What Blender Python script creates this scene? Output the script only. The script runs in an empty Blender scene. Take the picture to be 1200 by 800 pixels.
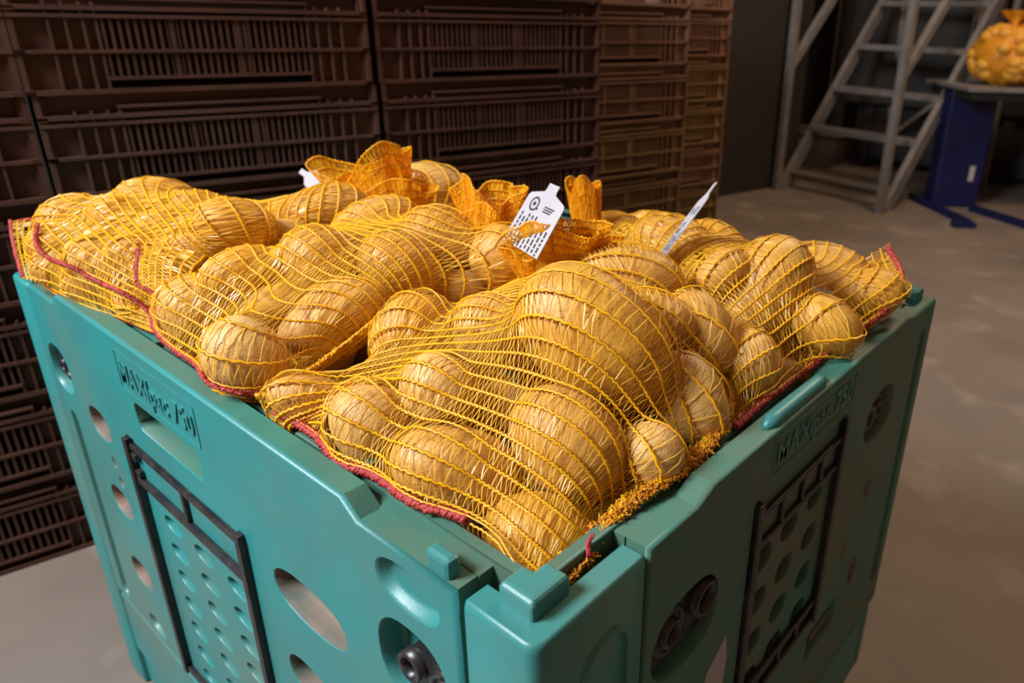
import bpy, bmesh, math, random
import numpy as np
from mathutils import Vector, Matrix
from mathutils.geometry import tessellate_polygon
random.seed(7); RNG = np.random.default_rng(7)

# ------------------------------------------------------------------ camera
# crate axes: x runs to the right face (x = 0), y away from the left face (y = 0), rim at z = TOP
TOP = 0.95
CAM = np.array([0.29759161, -0.29511879, 0.43996897 + TOP])
ROT = np.array([[0.77627801, 0.62995444, 0.023449], [0.26016132, -0.28626501, -0.92215423], [-0.57420252, 0.72194858, -0.38611101]])
FPX, PPX, PPY = 857.085, 712.5365, 376.0164
scene = bpy.context.scene
cam = bpy.data.objects.new('camera', bpy.data.cameras.new('camera')); scene.collection.objects.link(cam)
cam.data.sensor_width = 36.0; cam.data.lens = FPX / 1200 * 36
cam.data.shift_x = -(PPX - 600) / 1200; cam.data.shift_y = (PPY - 400) / 1200
cam.matrix_world = Matrix(((ROT[0][0], -ROT[1][0], -ROT[2][0], CAM[0]), (ROT[0][1], -ROT[1][1], -ROT[2][1], CAM[1]), (ROT[0][2], -ROT[1][2], -ROT[2][2], CAM[2]), (0, 0, 0, 1)))
cam.data.clip_start = 0.05
cam.data.dof.use_dof = True; cam.data.dof.focus_distance = 0.78; cam.data.dof.aperture_fstop = 5.0
scene.camera = cam

# ------------------------------------------------------------------ world, lights, exposure
world = bpy.data.worlds.new('world'); scene.world = world; world.use_nodes = True
world.node_tree.nodes['Background'].inputs[0].default_value = (1.0, 0.58, 0.36, 1)
world.node_tree.nodes['Background'].inputs[1].default_value = 0.17
def area(name, loc, target, size, power, color, size_y=None):
    l = bpy.data.lights.new(name, 'AREA'); l.energy = power; l.color = color; l.size = size
    if size_y: l.shape = 'RECTANGLE'; l.size_y = size_y
    o = bpy.data.objects.new(name, l); scene.collection.objects.link(o); o.location = loc
    o.rotation_euler = (Vector(target) - Vector(loc)).to_track_quat('-Z', 'Y').to_euler()
    return o
area('cool_daylight_area', (-1.7, -2.2, 3.5), (-0.5, 0.3, 0.9), 1.3, 300, (0.90, 0.95, 1.0), 1.3)  # unseen soft source for the cool light from behind camera left
area('warm_fill', (-0.3, 4.2, 4.2), (-0.9, 3.2, 0.4), 1.0, 110, (1.0, 0.74, 0.5), 1.2)  # unseen warm fill, added to brighten the floor, stacks and ladder
scene.view_settings.view_transform = 'Standard'; scene.view_settings.look = 'None'
scene.view_settings.gamma = 1.0; scene.view_settings.exposure = 0.0; scene.view_settings.use_curve_mapping = False

# ------------------------------------------------------------------ helpers
COL = scene.collection
WL = {}
def ray(u, v): return ROT.T @ np.array([(u - PPX) / FPX, (v - PPY) / FPX, 1.0])
def at(u, v, z):
    d = ray(u, v); return CAM + d * ((z + TOP - CAM[2]) / d[2])
def tag(o, label=None, cat=None, group=None, kind=None):
    if label: o['label'] = label
    if cat: o['category'] = cat
    if group: o['group'] = group
    if kind: o['kind'] = kind
    return o
def thing(name, label, cat, loc, group=None, rz=0):
    o = bpy.data.objects.new(name, None); COL.objects.link(o); o.location = loc; o.rotation_euler = (0, 0, rz)
    o.empty_display_size = 0.05
    WL[o] = np.array(loc, float); return tag(o, label, cat, group)
class MB:
    def __init__(s): s.V = []; s.F = []; s.M = []; s.S = []
    def add(s, V, F, m=0, sm=False):
        n = len(s.V); s.V.extend([tuple(map(float, v)) for v in V]); s.F.extend([tuple(i + n for i in f) for f in F])
        s.M.extend([m] * len(F)); s.S.extend([sm] * len(F)); return s
    def box(s, lo, hi, m=0):
        (a, b, c), (d, e, f) = lo, hi
        V = [(a, b, c), (d, b, c), (d, e, c), (a, e, c), (a, b, f), (d, b, f), (d, e, f), (a, e, f)]
        return s.add(V, [(0, 3, 2, 1), (4, 5, 6, 7), (0, 1, 5, 4), (1, 2, 6, 5), (2, 3, 7, 6), (3, 0, 4, 7)], m)
    def tube(s, P, r, n=8, m=0, closed=False, cap=True, flat=None):
        P = np.array(P, float); N = len(P); r = np.broadcast_to(r, (N,))
        T = np.gradient(P, axis=0) if not closed else np.roll(P, -1, 0) - np.roll(P, 1, 0)
        T /= np.linalg.norm(T, axis=1)[:, None] + 1e-12
        up = np.array([0, 0, 1.0]) if abs(T[0][2]) < .9 else np.array([1.0, 0, 0])
        V = []
        for i in range(N):
            a = np.cross(T[i], up); a /= np.linalg.norm(a) + 1e-12; b = np.cross(a, T[i])
            up = b
            for k in range(n):
                t = 2 * math.pi * (k + .5) / n
                V.append(P[i] + r[i] * (math.cos(t) * a + math.sin(t) * b * (flat or 1)))
        F = []
        for i in range(N if closed else N - 1):
            j = (i + 1) % N
            for k in range(n): F.append((i * n + k, i * n + (k + 1) % n, j * n + (k + 1) % n, j * n + k))
        if cap and not closed: F.append(tuple(range(n))[::-1]); F.append(tuple((N - 1) * n + k for k in range(n)))
        return s.add(V, F, m, n > 4)
    def obb(s, c, ax, ay, az, h, m=0):
        c = np.array(c, float); A = [np.array(ax, float), np.array(ay, float), np.array(az, float)]
        V = [c + sx * h[0] * A[0] + sy * h[1] * A[1] + sz * h[2] * A[2] for sz in (-1, 1) for sx, sy in ((-1, -1), (1, -1), (1, 1), (-1, 1))]
        return s.add(V, [(0, 3, 2, 1), (4, 5, 6, 7), (0, 1, 5, 4), (1, 2, 6, 5), (2, 3, 7, 6), (3, 0, 4, 7)], m)
    def build(s, name, mats, parent=None, bevel=0, seg=2, origin=None, recalc=True, rel=True):
        me = bpy.data.meshes.new(name)
        off = np.zeros(3)
        if parent is not None and rel: off = WL[parent]
        elif origin is not None: off = np.array(origin, float)
        V = np.array(s.V, float) - off
        me.from_pydata(V.tolist(), [], s.F)
        if not isinstance(mats, (list, tuple)): mats = [mats]
        for m in mats: me.materials.append(m)
        me.polygons.foreach_set('material_index', s.M); me.polygons.foreach_set('use_smooth', s.S)
        if recalc:
            bm = bmesh.new(); bm.from_mesh(me); bmesh.ops.recalc_face_normals(bm, faces=bm.faces); bm.to_mesh(me); bm.free()
        me.update()
        o = bpy.data.objects.new(name, me); COL.objects.link(o)
        if parent is not None:
            o.parent = parent
            WL[o] = WL.get(parent, np.zeros(3))
        elif origin is not None: o.location = origin; WL[o] = np.array(origin, float)
        else: WL[o] = np.zeros(3)
        if bevel:
            b = o.modifiers.new('bevel', 'BEVEL'); b.width = bevel; b.segments = seg; b.limit_method = 'ANGLE'; b.angle_limit = 0.6
            b.harden_normals = False
        return o
def fastmesh(name, V, Q, mat, parent, smooth=True):     # numpy quads
    me = bpy.data.meshes.new(name); V = np.asarray(V, np.float32) - WL[parent].astype(np.float32); Q = np.asarray(Q, np.int32)
    me.vertices.add(len(V)); me.vertices.foreach_set('co', V.ravel())
    me.loops.add(Q.size); me.loops.foreach_set('vertex_index', Q.ravel())
    me.polygons.add(len(Q)); me.polygons.foreach_set('loop_start', np.arange(0, Q.size, 4, dtype=np.int32))
    me.polygons.foreach_set('loop_total', np.full(len(Q), 4, np.int32))
    me.polygons.foreach_set('use_smooth', np.full(len(Q), smooth)); me.materials.append(mat); me.update(calc_edges=True); me.validate()
    o = bpy.data.objects.new(name, me); COL.objects.link(o); o.parent = parent; WL[o] = WL[parent]; return o
def dup_tree(root, loc, rz=None):
    r = root.copy(); COL.objects.link(r); r.location = loc
    if rz is not None: r.rotation_euler = (0, 0, rz)
    for ch in list(root.children):
        c = ch.copy(); COL.objects.link(c); c.parent = r
        for g in ch.children:
            d = g.copy(); COL.objects.link(d); d.parent = c
    return r

# ------------------------------------------------------------------ materials
def mat(name, base, rough=.5, metal=0, c2=None, scale=20, bump=0, bscale=80, spec=.5, trans=0, detail=4, lo=.4, hi=.65, c3=None, s3=5, lo3=.55, hi3=.75, sub=0):
    m = bpy.data.materials.new(name); m.use_nodes = True; nt = m.node_tree; b = nt.nodes['Principled BSDF']
    b.inputs['Base Color'].default_value = (*base, 1); b.inputs['Roughness'].default_value = rough; b.inputs['Metallic'].default_value = metal
    b.inputs['Specular IOR Level'].default_value = spec
    if sub: b.inputs['Subsurface Weight'].default_value = sub; b.inputs['Subsurface Radius'].default_value = (.01, .006, .002)
    tc = nt.nodes.new('ShaderNodeTexCoord')
    src = None
    def noise(sc, lo, hi, det=detail):
        n = nt.nodes.new('ShaderNodeTexNoise'); n.inputs['Scale'].default_value = sc; n.inputs['Detail'].default_value = det
        nt.links.new(tc.outputs['Object'], n.inputs['Vector'])
        r = nt.nodes.new('ShaderNodeMapRange'); r.inputs[1].default_value = lo; r.inputs[2].default_value = hi
        nt.links.new(n.outputs['Fac'], r.inputs[0]); return r.outputs[0]
    def mix(a, bcol, fac):
        x = nt.nodes.new('ShaderNodeMix'); x.data_type = 'RGBA'
        if isinstance(a, tuple): x.inputs[6].default_value = (*a, 1)
        else: nt.links.new(a, x.inputs[6])
        x.inputs[7].default_value = (*bcol, 1); nt.links.new(fac, x.inputs[0]); return x.outputs[2]
    if c2: src = mix(base, c2, noise(scale, lo, hi))
    if c3: src = mix(src if src else base, c3, noise(s3, lo3, hi3, 6))
    if src: nt.links.new(src, b.inputs['Base Color'])
    if bump:
        n = nt.nodes.new('ShaderNodeTexNoise'); n.inputs['Scale'].default_value = bscale; n.inputs['Detail'].default_value = 5
        nt.links.new(tc.outputs['Object'], n.inputs['Vector'])
        bp = nt.nodes.new('ShaderNodeBump'); bp.inputs['Strength'].default_value = bump; bp.inputs['Distance'].default_value = .002
        nt.links.new(n.outputs['Fac'], bp.inputs['Height']); nt.links.new(bp.outputs['Normal'], b.inputs['Normal'])
    return m
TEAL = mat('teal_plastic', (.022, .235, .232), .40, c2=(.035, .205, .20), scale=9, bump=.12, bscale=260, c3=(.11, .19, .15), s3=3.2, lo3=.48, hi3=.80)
TEALD = mat('dusty_shaded_green_plastic', (.035, .185, .140), .5, c2=(.06, .16, .115), scale=8, bump=.15, bscale=260, c3=(.12, .13, .085), s3=3.5, lo3=.42, hi3=.70)  # dust film, plus the right wall's weaker, warmer light put into the colour
DIRT = mat('dusty_teal', (.22, .135, .10), .7, c2=(.07, .10, .08), scale=14, bump=.2)
BLACK = mat('black_plastic', (.012, .011, .014), .35, c2=(.03, .026, .026), scale=30, c3=(.08, .06, .045), s3=25, lo3=.6, hi3=.8)
FLOORM = mat('concrete', (.21, .165, .135), .6, c2=(.15, .12, .10), scale=1.4, bump=.15, bscale=40, c3=(.28, .23, .19), s3=3.5, detail=8, lo=.35, hi=.7)
WALLM = mat('grey_wall', (.34, .32, .32), .8, c2=(.28, .265, .265), scale=2)
STEEL = mat('painted_steel', (.19, .175, .17), .5, c2=(.15, .135, .13), scale=12)
DARK = mat('dark_steel', (.012, .011, .011), .7, c2=(.02, .018, .016), scale=5)
BLUE = mat('blue_steel', (.003, .007, .075), .5, c2=(.002, .005, .04), scale=6)
TUBM = mat('grimy_tub', (.12, .10, .085), .7, c2=(.08, .065, .05), scale=6)
NETO = mat('orange_net', (.62, .22, .008), .55, c2=(.75, .33, .01), scale=60)
CREAM = mat('tag_paper', (.47, .44, .46), .5, c2=(.43, .40, .42), scale=10)
INK = mat('tag_ink', (.035, .03, .035), .7)
def potato_mat(name, a, b_, dark):
    m = mat(name, a, .42, c2=b_, scale=2.2, bump=.5, bscale=16, spec=.4, sub=.05, lo=.35, hi=.7, c3=tuple(x * .62 for x in b_), s3=3.0, lo3=.52, hi3=.78)
    nt = m.node_tree; b = nt.nodes['Principled BSDF']; tc = nt.nodes['Texture Coordinate']
    src = b.inputs['Base Color'].links[0].from_socket
    v = nt.nodes.new('ShaderNodeTexVoronoi'); v.inputs['Scale'].default_value = 9.0; nt.links.new(tc.outputs['Object'], v.inputs['Vector'])
    n = nt.nodes.new('ShaderNodeTexNoise'); n.inputs['Scale'].default_value = 3.5; nt.links.new(tc.outputs['Object'], n.inputs['Vector'])
    thr = nt.nodes.new('ShaderNodeMapRange'); thr.inputs[1].default_value = .45; thr.inputs[2].default_value = .75; thr.inputs[3].default_value = .07; thr.inputs[4].default_value = .24
    nt.links.new(n.outputs['Fac'], thr.inputs[0])
    lt = nt.nodes.new('ShaderNodeMath'); lt.operation = 'LESS_THAN'; nt.links.new(v.outputs['Distance'], lt.inputs[0]); nt.links.new(thr.outputs[0], lt.inputs[1])
    mu = nt.nodes.new('ShaderNodeMath'); mu.operation = 'MULTIPLY'; mu.inputs[1].default_value = .75; nt.links.new(lt.outputs[0], mu.inputs[0])
    x = nt.nodes.new('ShaderNodeMix'); x.data_type = 'RGBA'; nt.links.new(src, x.inputs[6]); x.inputs[7].default_value = (*dark, 1); nt.links.new(mu.outputs[0], x.inputs[0])
    nt.links.new(x.outputs[2], b.inputs['Base Color']); return m
POTM = [potato_mat('potato_skin', (.66, .36, .085), (.55, .26, .045), (.13, .06, .02)),
        potato_mat('potato_skin_pale', (.72, .45, .16), (.60, .33, .08), (.15, .07, .025)),
        potato_mat('potato_skin_yellow', (.68, .36, .05), (.56, .25, .03), (.14, .06, .02))]
def net_mat(name, c, c2, rough, trans):
    m = bpy.data.materials.new(name); m.use_nodes = True; nt = m.node_tree; b = nt.nodes['Principled BSDF']
    tc = nt.nodes.new('ShaderNodeTexCoord'); n = nt.nodes.new('ShaderNodeTexNoise'); n.inputs['Scale'].default_value = 140
    nt.links.new(tc.outputs['Object'], n.inputs['Vector'])
    x = nt.nodes.new('ShaderNodeMix'); x.data_type = 'RGBA'; x.inputs[6].default_value = (*c, 1); x.inputs[7].default_value = (*c2, 1)
    r = nt.nodes.new('ShaderNodeMapRange'); r.inputs[1].default_value = .35; r.inputs[2].default_value = .65
    nt.links.new(n.outputs['Fac'], r.inputs[0]); nt.links.new(r.outputs[0], x.inputs[0])
    nt.links.new(x.outputs[2], b.inputs['Base Color']); b.inputs['Roughness'].default_value = rough
    if trans:
        t = nt.nodes.new('ShaderNodeBsdfTranslucent'); nt.links.new(x.outputs[2], t.inputs['Color'])
        mx = nt.nodes.new('ShaderNodeMixShader'); mx.inputs[0].default_value = trans
        nt.links.new(b.outputs[0], mx.inputs[1]); nt.links.new(t.outputs[0], mx.inputs[2]); nt.links.new(mx.outputs[0], nt.nodes['Material Output'].inputs[0])
    return m
CORD = net_mat('net_cord_yellow', (.95, .52, .008), (.88, .40, .005), .4, .15)
RIBB = net_mat('net_ribbon_gold', (.85, .45, .02), (.90, .56, .09), .34, .3)
RUFC = net_mat('neck_cord', (1.0, .60, .008), (.95, .46, .006), .45, .45)
RUFR = net_mat('neck_ribbon', (1.0, .52, .01), (.98, .58, .03), .4, .5)
SELV = net_mat('net_selvage_orange', (.80, .34, .01), (.60, .20, .005), .5, .15)
WALLD = mat('shade_dark_wall', (.02, .014, .011), .8)  # shade between the stacks put into the colour
REDM = net_mat('hem_red', (.30, .006, .012), (.44, .05, .035), .6, 0)

# ------------------------------------------------------------------ the hall
f = MB(); f.box((-7, -5, -.1), (6, 14, 0)); tag(f.build('floor', FLOORM), 'smooth worn concrete floor', kind='structure')
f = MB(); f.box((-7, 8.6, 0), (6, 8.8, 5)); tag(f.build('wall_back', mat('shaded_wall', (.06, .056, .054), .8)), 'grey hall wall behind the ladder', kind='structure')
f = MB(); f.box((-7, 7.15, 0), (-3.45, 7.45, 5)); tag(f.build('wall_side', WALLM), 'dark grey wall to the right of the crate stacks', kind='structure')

# ------------------------------------------------------------------ brown field crates, stacked
f = MB(); f.obb((-3.6, 1.9, 2.5), (.22288409, .97484495, 0), (-.97484495, .22288409, 0), (0, 0, 1), (4.2, .1, 2.5)); tag(f.build('wall_left', WALLD), 'wall behind the crate stacks, near black for the shade in the gaps', kind='structure')  # wall added to close off light behind the stacks; gaps stay dark
SD = np.array([0.22288409, 0.97484495]); SN = np.array([0.97484495, -0.22288409]); SA = np.array([-1.85974702, -0.10710429])
SRZ = math.atan2(SD[1], SD[0])
CW, CH, CD = .80, .238, .58
def crate_mat(name, c, c2): return mat(name, c, .6, c2=c2, scale=7, bump=.1)
CM = [crate_mat('brown_plastic', (.075, .027, .015), (.05, .017, .009)), crate_mat('grey_brown_plastic', (.082, .038, .025), (.055, .025, .016)),
      crate_mat('light_brown_plastic', (.20, .10, .06), (.15, .072, .042)), crate_mat('ochre_plastic', (.20, .115, .042), (.155, .085, .03))]
def make_crate(name, label, m, loc):
    # local: x along the front 0..CW, front face at y = 0, body towards +y, z up; the root carries the turn
    t = thing(name, label, 'crate', loc, 'brown field crates'); t.rotation_euler = (0, 0, SRZ); WL[t] = np.zeros(3)
    b = MB(); th = .012
    def frame(y0, y1, x0, x1, vert):        # open wall with the corner panels closed
        pass
    # back plates of the corner panels, floor, ends
    for x0 in (.0, CW - .165):
        b.box((x0 + .004, .018, .0), (x0 + .161, .026, .19))
        b.box((x0 + .004, CD - .026, .0), (x0 + .161, CD - .018, .19))
    b.box((.01, .02, .004), (CW - .01, CD - .02, .012))
    b.box((.02, CD * .5, .0), (CW - .02, CD * .5 + .008, .236))  # added partition, blocks light so the crate inside stays dark
    b.box((.012, .012, .0), (.020, CD - .012, .232)); b.box((CW - .020, .012, .0), (CW - .012, CD - .012, .232))
    b.box((.02, .030, .186), (CW - .02, .036, .236)); b.box((.02, CD - .036, .186), (CW - .02, CD - .03, .236))
    b.build('body', m, t)
    for y0 in (0, CD - .02):
        for z0, hh, xa, xb in ((0, .011, 0, CW), (.030, .008, .165, CW - .165), (.090, .008, 0, CW), (.166, .008, 0, CW), (.182, .010, 0, CW), (.205, .006, .16, CW - .16)):
            r = MB(); r.box((xa, y0, z0), (xb, y0 + .02, z0 + hh)); r.build('rail', m, t)
        for x in (.0, .070, .103, .136, .161, CW - .167, CW - .142, CW - .109, CW - .076, CW - .012):
            w = .012 if x in (.0, CW - .012) else .006
            r = MB(); r.box((x, y0 + .003, .0), (x + w, y0 + .018, .238 if w > .01 else .2)); r.build('upright', m, t)
        for x in (.165 + .153, .165 + .153 * 2):
            r = MB(); r.box((x - .012, y0 + .005, .03), (x + .012, y0 + .013, .17)); r.build('wide_slat', m, t)
    s = MB()
    for y0 in (.005, CD - .013):
        x = .172
        while x < CW - .17:
            s.box((x, y0, .03), (x + .0065, y0 + .006, .17)); x += .0165
    o = s.build('slat_grille', m, t); tag(o, kind='stuff')
    s = MB()
    for x0 in (0, CW - .02):
        for z0 in (0, .09, .18): s.box((x0, .0, z0), (x0 + .02, CD, z0 + .009))
        y = .02
        while y < CD - .02: s.box((x0 + .005, y, 0), (x0 + .015, y + .007, .2)); y += .045
    o = s.build('end_ribs', m, t); tag(o, kind='stuff')
    return t
def crate_pos(s, off, lv):
    p = SA + SD * s - SN * off; return (p[0], p[1], lv * CH)
cols = [(-.471, 0, 'far left stack', (0, 0, 0, 0, 0, 0, 0)), (.330, 0, 'stack left of centre', (0, 1, 0, 0, 1, 0, 0)),
        (1.150, 0, 'middle stack', (0, 0, 1, 0, 0, 0, 0)), (1.962, .40, 'lighter stack', (2, 3, 3, 3, 2, 2, 2)),
        (2.765, .90, 'rightmost stack', (2, 3, 2, 3, 3, 2, 2))]
lev = ['standing on the floor', 'second from the floor', 'third from the floor', 'fourth from the floor', 'fifth from the floor', 'sixth from the floor', 'topmost']
cn = ['dark brown', 'greyish brown', 'light reddish brown', 'ochre brown']
protos = {}
for (s, off, where, mm) in cols:
    for lv in range(7):
        k = mm[lv]; js = random.uniform(-.006, .006); jo = random.uniform(-.004, .008)
        loc = crate_pos(s + js, off + jo, lv); lab = '%s slatted crate, %s in the %s' % (cn[k], lev[lv], where)
        if k not in protos: protos[k] = make_crate('field_crate', lab, CM[k], loc)
        else:
            o = dup_tree(protos[k], loc); tag(o, lab)

# ------------------------------------------------------------------ platform ladder
LF = np.array([-2.5716, 5.6321, 0]); RF = np.array([-1.5799, 5.4275, 0]); AW = np.array([.2021, .9794, 0]); UP = np.array([0, 0, 1.0]); LW = (RF - LF) / np.linalg.norm(RF - LF)
lad = thing('platform_ladder', 'grey steel platform ladder with handrails standing on the concrete', 'ladder', tuple((LF + RF) / 2))
def bar(name, a, b, w, d, parent, m, side=LW):
    a = np.array(a); b = np.array(b); z = (b - a); L = np.linalg.norm(z); z = z / L; y = np.cross(z, side); y /= np.linalg.norm(y); x = np.cross(y, z)
    mb = MB(); mb.obb((a + b) / 2, x, y, z, (w / 2, d / 2, L / 2)); return mb.build(name, m, parent, bevel=.004)
for F_ in (LF, RF):
    bar('handrail_post', F_ + AW * .02, F_ + AW * .02 + UP * 2.1, .05, .07, lad, STEEL)
    bar('handrail', F_ + AW * .02 + UP * 1.02, F_ + AW * .95 + UP * 2.08, .05, .07, lad, STEEL)
    bar('stile', F_ + AW * .09, F_ + AW * 1.62 + UP * 2.0, .05, .11, lad, STEEL)
    bar('rear_leg', F_ + AW * 1.75, F_ + AW * 1.62 + UP * 2.0, .05, .06, lad, STEEL)
for h in (.14, .50, .83, 1.18, 1.54, 1.9):
    q = AW * (.09 + 1.53 * h / 2.0)
    bar('tread', LF + q + UP * h, RF + q + UP * h, .17, .045, lad, STEEL, AW) if h > .2 else bar('tread', LF + q + UP * h, RF + q + UP * h, .06, .03, lad, STEEL, AW)
mb = MB(); mb.obb((LF + RF) / 2 + AW * 1.68 + UP * 2.0, LW, AW, UP, (.52, .22, .02)); mb.build('platform', STEEL, lad)
bar('cross_brace', LF + AW * 1.7 + UP * .3, RF + AW * 1.66 + UP * 1.2, .04, .04, lad, STEEL, AW)

# things behind the ladder
t = thing('floor_tub', 'low grimy grey tub on the floor behind the ladder', 'tub', (-3.1, 7.2, 0))
b = MB()
c = np.array([-3.0, 7.1, 0]); 
for (z0, s0, z1, s1) in ((0, .78, .34, 1.0),):
    ring = lambda z, s: [c + np.array([sx * .46 * s, sy * .25 * s, z]) for sx, sy in ((-1, -1), (1, -1), (1, 1), (-1, 1))]
    V = ring(z0, s0) + ring(z1, s1) + ring(z1, s1 * .93) + ring(.03, s0 * .9)
    b.add(V, [(0, 1, 2, 3)] + [(i, (i + 1) % 4, 4 + (i + 1) % 4, 4 + i) for i in range(4)] + [(4 + i, 4 + (i + 1) % 4, 8 + (i + 1) % 4, 8 + i) for i in range(4)] + [(8 + i, 8 + (i + 1) % 4, 12 + (i + 1) % 4, 12 + i) for i in range(4)] + [(12, 13, 14, 15)])
b.build('tub_shell', TUBM, t, bevel=.01)
r = MB(); V = np.array([c + np.array([sx * .47, sy * .26, .335]) for sx, sy in ((-1, -1), (1, -1), (1, 1), (-1, 1))])
r.tube(V, .014, 6, closed=True); r.build('rolled_edge', TUBM, t)
t = thing('dark_machine_block', 'dark machine block, enlarged to fill the near black area behind the ladder', 'machine', (-1.8, 7.6, 0))
b = MB(); b.box((-2.75, 7.25, .62), (-.75, 8.3, 2.6)); b.build('housing', DARK, t, bevel=.03)  # widened dark block, stands in for the black shade behind the ladder
b = MB(); b.box((-2.6, 7.35, .06), (-.9, 8.2, .62)); b.build('lower_dark_block', DARK, t, bevel=.04)
for x, y in ((-2.45, 7.35), (-1.15, 7.35), (-2.45, 8.2), (-1.15, 8.2)):
    b = MB(); b.box((x - .05, y - .05, 0), (x + .05, y + .05, .64)); b.build('leg', DARK, t)
for i, (x, y, lab) in enumerate(((-2.95, 7.75, 'grey steel column behind the left side of the ladder'), (-1.42, 6.95, 'grey steel column between the ladder and the blue post'))):
    t = thing('steel_column', lab, 'column', (x, y, 0), 'grey steel columns')
    b = MB(); b.box((x - .10, y - .10, 0), (x - .085, y + .10, 3)); b.box((x + .085, y - .10, 0), (x + .10, y + .10, 3)); b.box((x - .085, y - .008, 0), (x + .085, y + .008, 3)); b.build('shaft', STEEL, t)
    b = MB(); b.box((x - .14, y - .14, 0), (x + .14, y + .14, .015)); b.build('base_plate', STEEL, t)
# blue post carrying a steel table, with floor rails
t = thing('packing_table', 'steel topped table on a blue post with blue floor rails, at the right edge', 'table', (-1.1, 6.15, 0))
P0 = at(1117, 243, -.95); U = np.array([ROT[0][0], ROT[0][1], 0]); U /= np.linalg.norm(U); Wd = np.array([-U[1], U[0], 0])
b = MB(); c0 = P0 + Wd * .09
b.obb(c0 + UP * .465, U, Wd, UP, (.185, .09, .46)); b.build('blue_post', BLUE, t, bevel=.015)
b = MB(); b.obb(c0 + UP * .28 + U * .09 - Wd * .092, U, Wd, UP, (.02, .004, .06)); b.build('post_sticker', CREAM, t)
b = MB(); b.obb(c0 + UP * .945 + U * .65, U, Wd, UP, (.86, .40, .015)); b.build('table_top', STEEL, t, bevel=.004)
b = MB(); b.obb(c0 + UP * .90 + U * .65, U, Wd, UP, (.82, .36, .03)); b.build('table_frame', DARK, t)
b = MB(); b.obb(c0 + UP * .44 + U * 1.35, U, Wd, UP, (.06, .06, .44)); b.build('far_leg', BLUE, t)
for (a, e) in (((1066, 233), (1134, 265)), ((1136, 247), (1215, 272))):
    A, E_ = at(*a, -.95), at(*e, -.95)
    bar('floor_rail', A + UP * .02, E_ + UP * .02, .07, .04, t, BLUE, UP)
b = MB(); q = at(1128, 266, -.95); b.obb(q + UP * .02, U, Wd, UP, (.08, .04, .02)); b.build('rail_foot', BLUE, t)

# distant net bags of potatoes on that table
FARP = net_mat('far_potato', (.80, .42, .05), (.62, .25, .012), .5, 0)
def far_bag(cx, n, r, label):
    t = thing('potato_net_bag', label, 'bag', tuple(cx), 'distant net bags of potatoes')
    b = MB(); nn = 40; V = []; F = []
    for i in range(14):
        ph = math.pi * i / 13
        for j in range(nn):
            th = 2 * math.pi * j / nn
            d = np.array([math.sin(ph) * math.cos(th), math.sin(ph) * math.sin(th) * .7, -math.cos(ph) * .85])
            k = 1 + .09 * math.sin(5 * th + i) * math.sin(3.1 * ph * 2) + .05 * math.sin(9 * th - 2 * i)
            V.append(np.array(cx) + np.array([0, 0, r * .85]) + d * r * k)
    for i in range(13):
        for j in range(nn): F.append((i * nn + j, i * nn + (j + 1) % nn, (i + 1) * nn + (j + 1) % nn, (i + 1) * nn + j))
    b.add(V, F, 0, True); b.build('net', NETO, t)
    for k in range(n):
        th = random.uniform(0, 6.28); ph = random.uniform(.35, 2.3)
        d = np.array([math.sin(ph) * math.cos(th), math.sin(ph) * math.sin(th) * .7, math.cos(ph) * .85])
        b = MB(); sp = bmesh.new(); bmesh.ops.create_icosphere(sp, subdivisions=2, radius=.052)
        b.add([np.array(v.co) * (1.15, 1, .95) + np.array(cx) + np.array([0, 0, r * .85]) + d * r * .93 for v in sp.verts], [[v.index for v in f.verts] for f in sp.faces], 0, True); sp.free()
        b.build('potato_bulge', FARP, t)
    b = MB(); z0 = np.array(cx) + np.array([0, 0, r * 1.6]); V = []
    for i in range(5):
        for j in range(24):
            th = 2 * math.pi * j / 24; rr = (.10, .05, .03, .06, .09)[i] * (1 + (.35 * math.sin(6 * th) if i > 2 else 0))
            V.append(z0 + np.array([rr * math.cos(th), rr * math.sin(th), -.05 + .045 * i]))
    b.add(V, [(i * 24 + j, i * 24 + (j + 1) % 24, (i + 1) * 24 + (j + 1) % 24, (i + 1) * 24 + j) for i in range(4) for j in range(24)], 0, True)
    b.build('gathered_neck', NETO, t)
ct = c0 + UP * .96
far_bag(ct + U * .16 - Wd * .12, 90, .25, 'orange net bag of potatoes at the left end of the far steel table')
far_bag(ct + U * .64 + Wd * .02, 60, .23, 'orange net bag of potatoes cut by the right edge of the photo')

# ------------------------------------------------------------------ the teal pallet box
LA, LB, LH = 1.307, 1.0, .68
BOX = thing('pallet_box', 'teal plastic pallet box with black gate frames, full of net bags', 'crate', (-LA / 2, LB / 2, 0))
def ML(s, h, d): return np.array([-s, d, TOP + h])           # left face: s from the near corner, h below the rim, d inwards
def MR(s, h, d): return np.array([-d, s, TOP + h])           # right face
def MLb(s, h, d): return np.array([-s, LB - d, TOP + h])
def MRb(s, h, d): return np.array([-LA + d, s, TOP + h])
def area2(P): return sum(P[i][0] * P[(i + 1) % len(P)][1] - P[(i + 1) % len(P)][0] * P[i][1] for i in range(len(P)))
def ccw(P): return list(P) if area2(P) > 0 else list(P)[::-1]
def inset(P, d):
    n = len(P); out = []
    for i in range(n):
        a, b, c = np.array(P[i - 1]), np.array(P[i]), np.array(P[(i + 1) % n])
        e1 = b - a; e1 = e1 / (np.linalg.norm(e1) + 1e-12); e2 = c - b; e2 = e2 / (np.linalg.norm(e2) + 1e-12)
        n1 = np.array([-e1[1], e1[0]]); n2 = np.array([-e2[1], e2[0]]); m = n1 + n2; m /= max(np.dot(m, m), .3)
        out.append(tuple(b + 2 * m * d * .5 * 1.0 if False else b + m * d))
    return out
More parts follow.
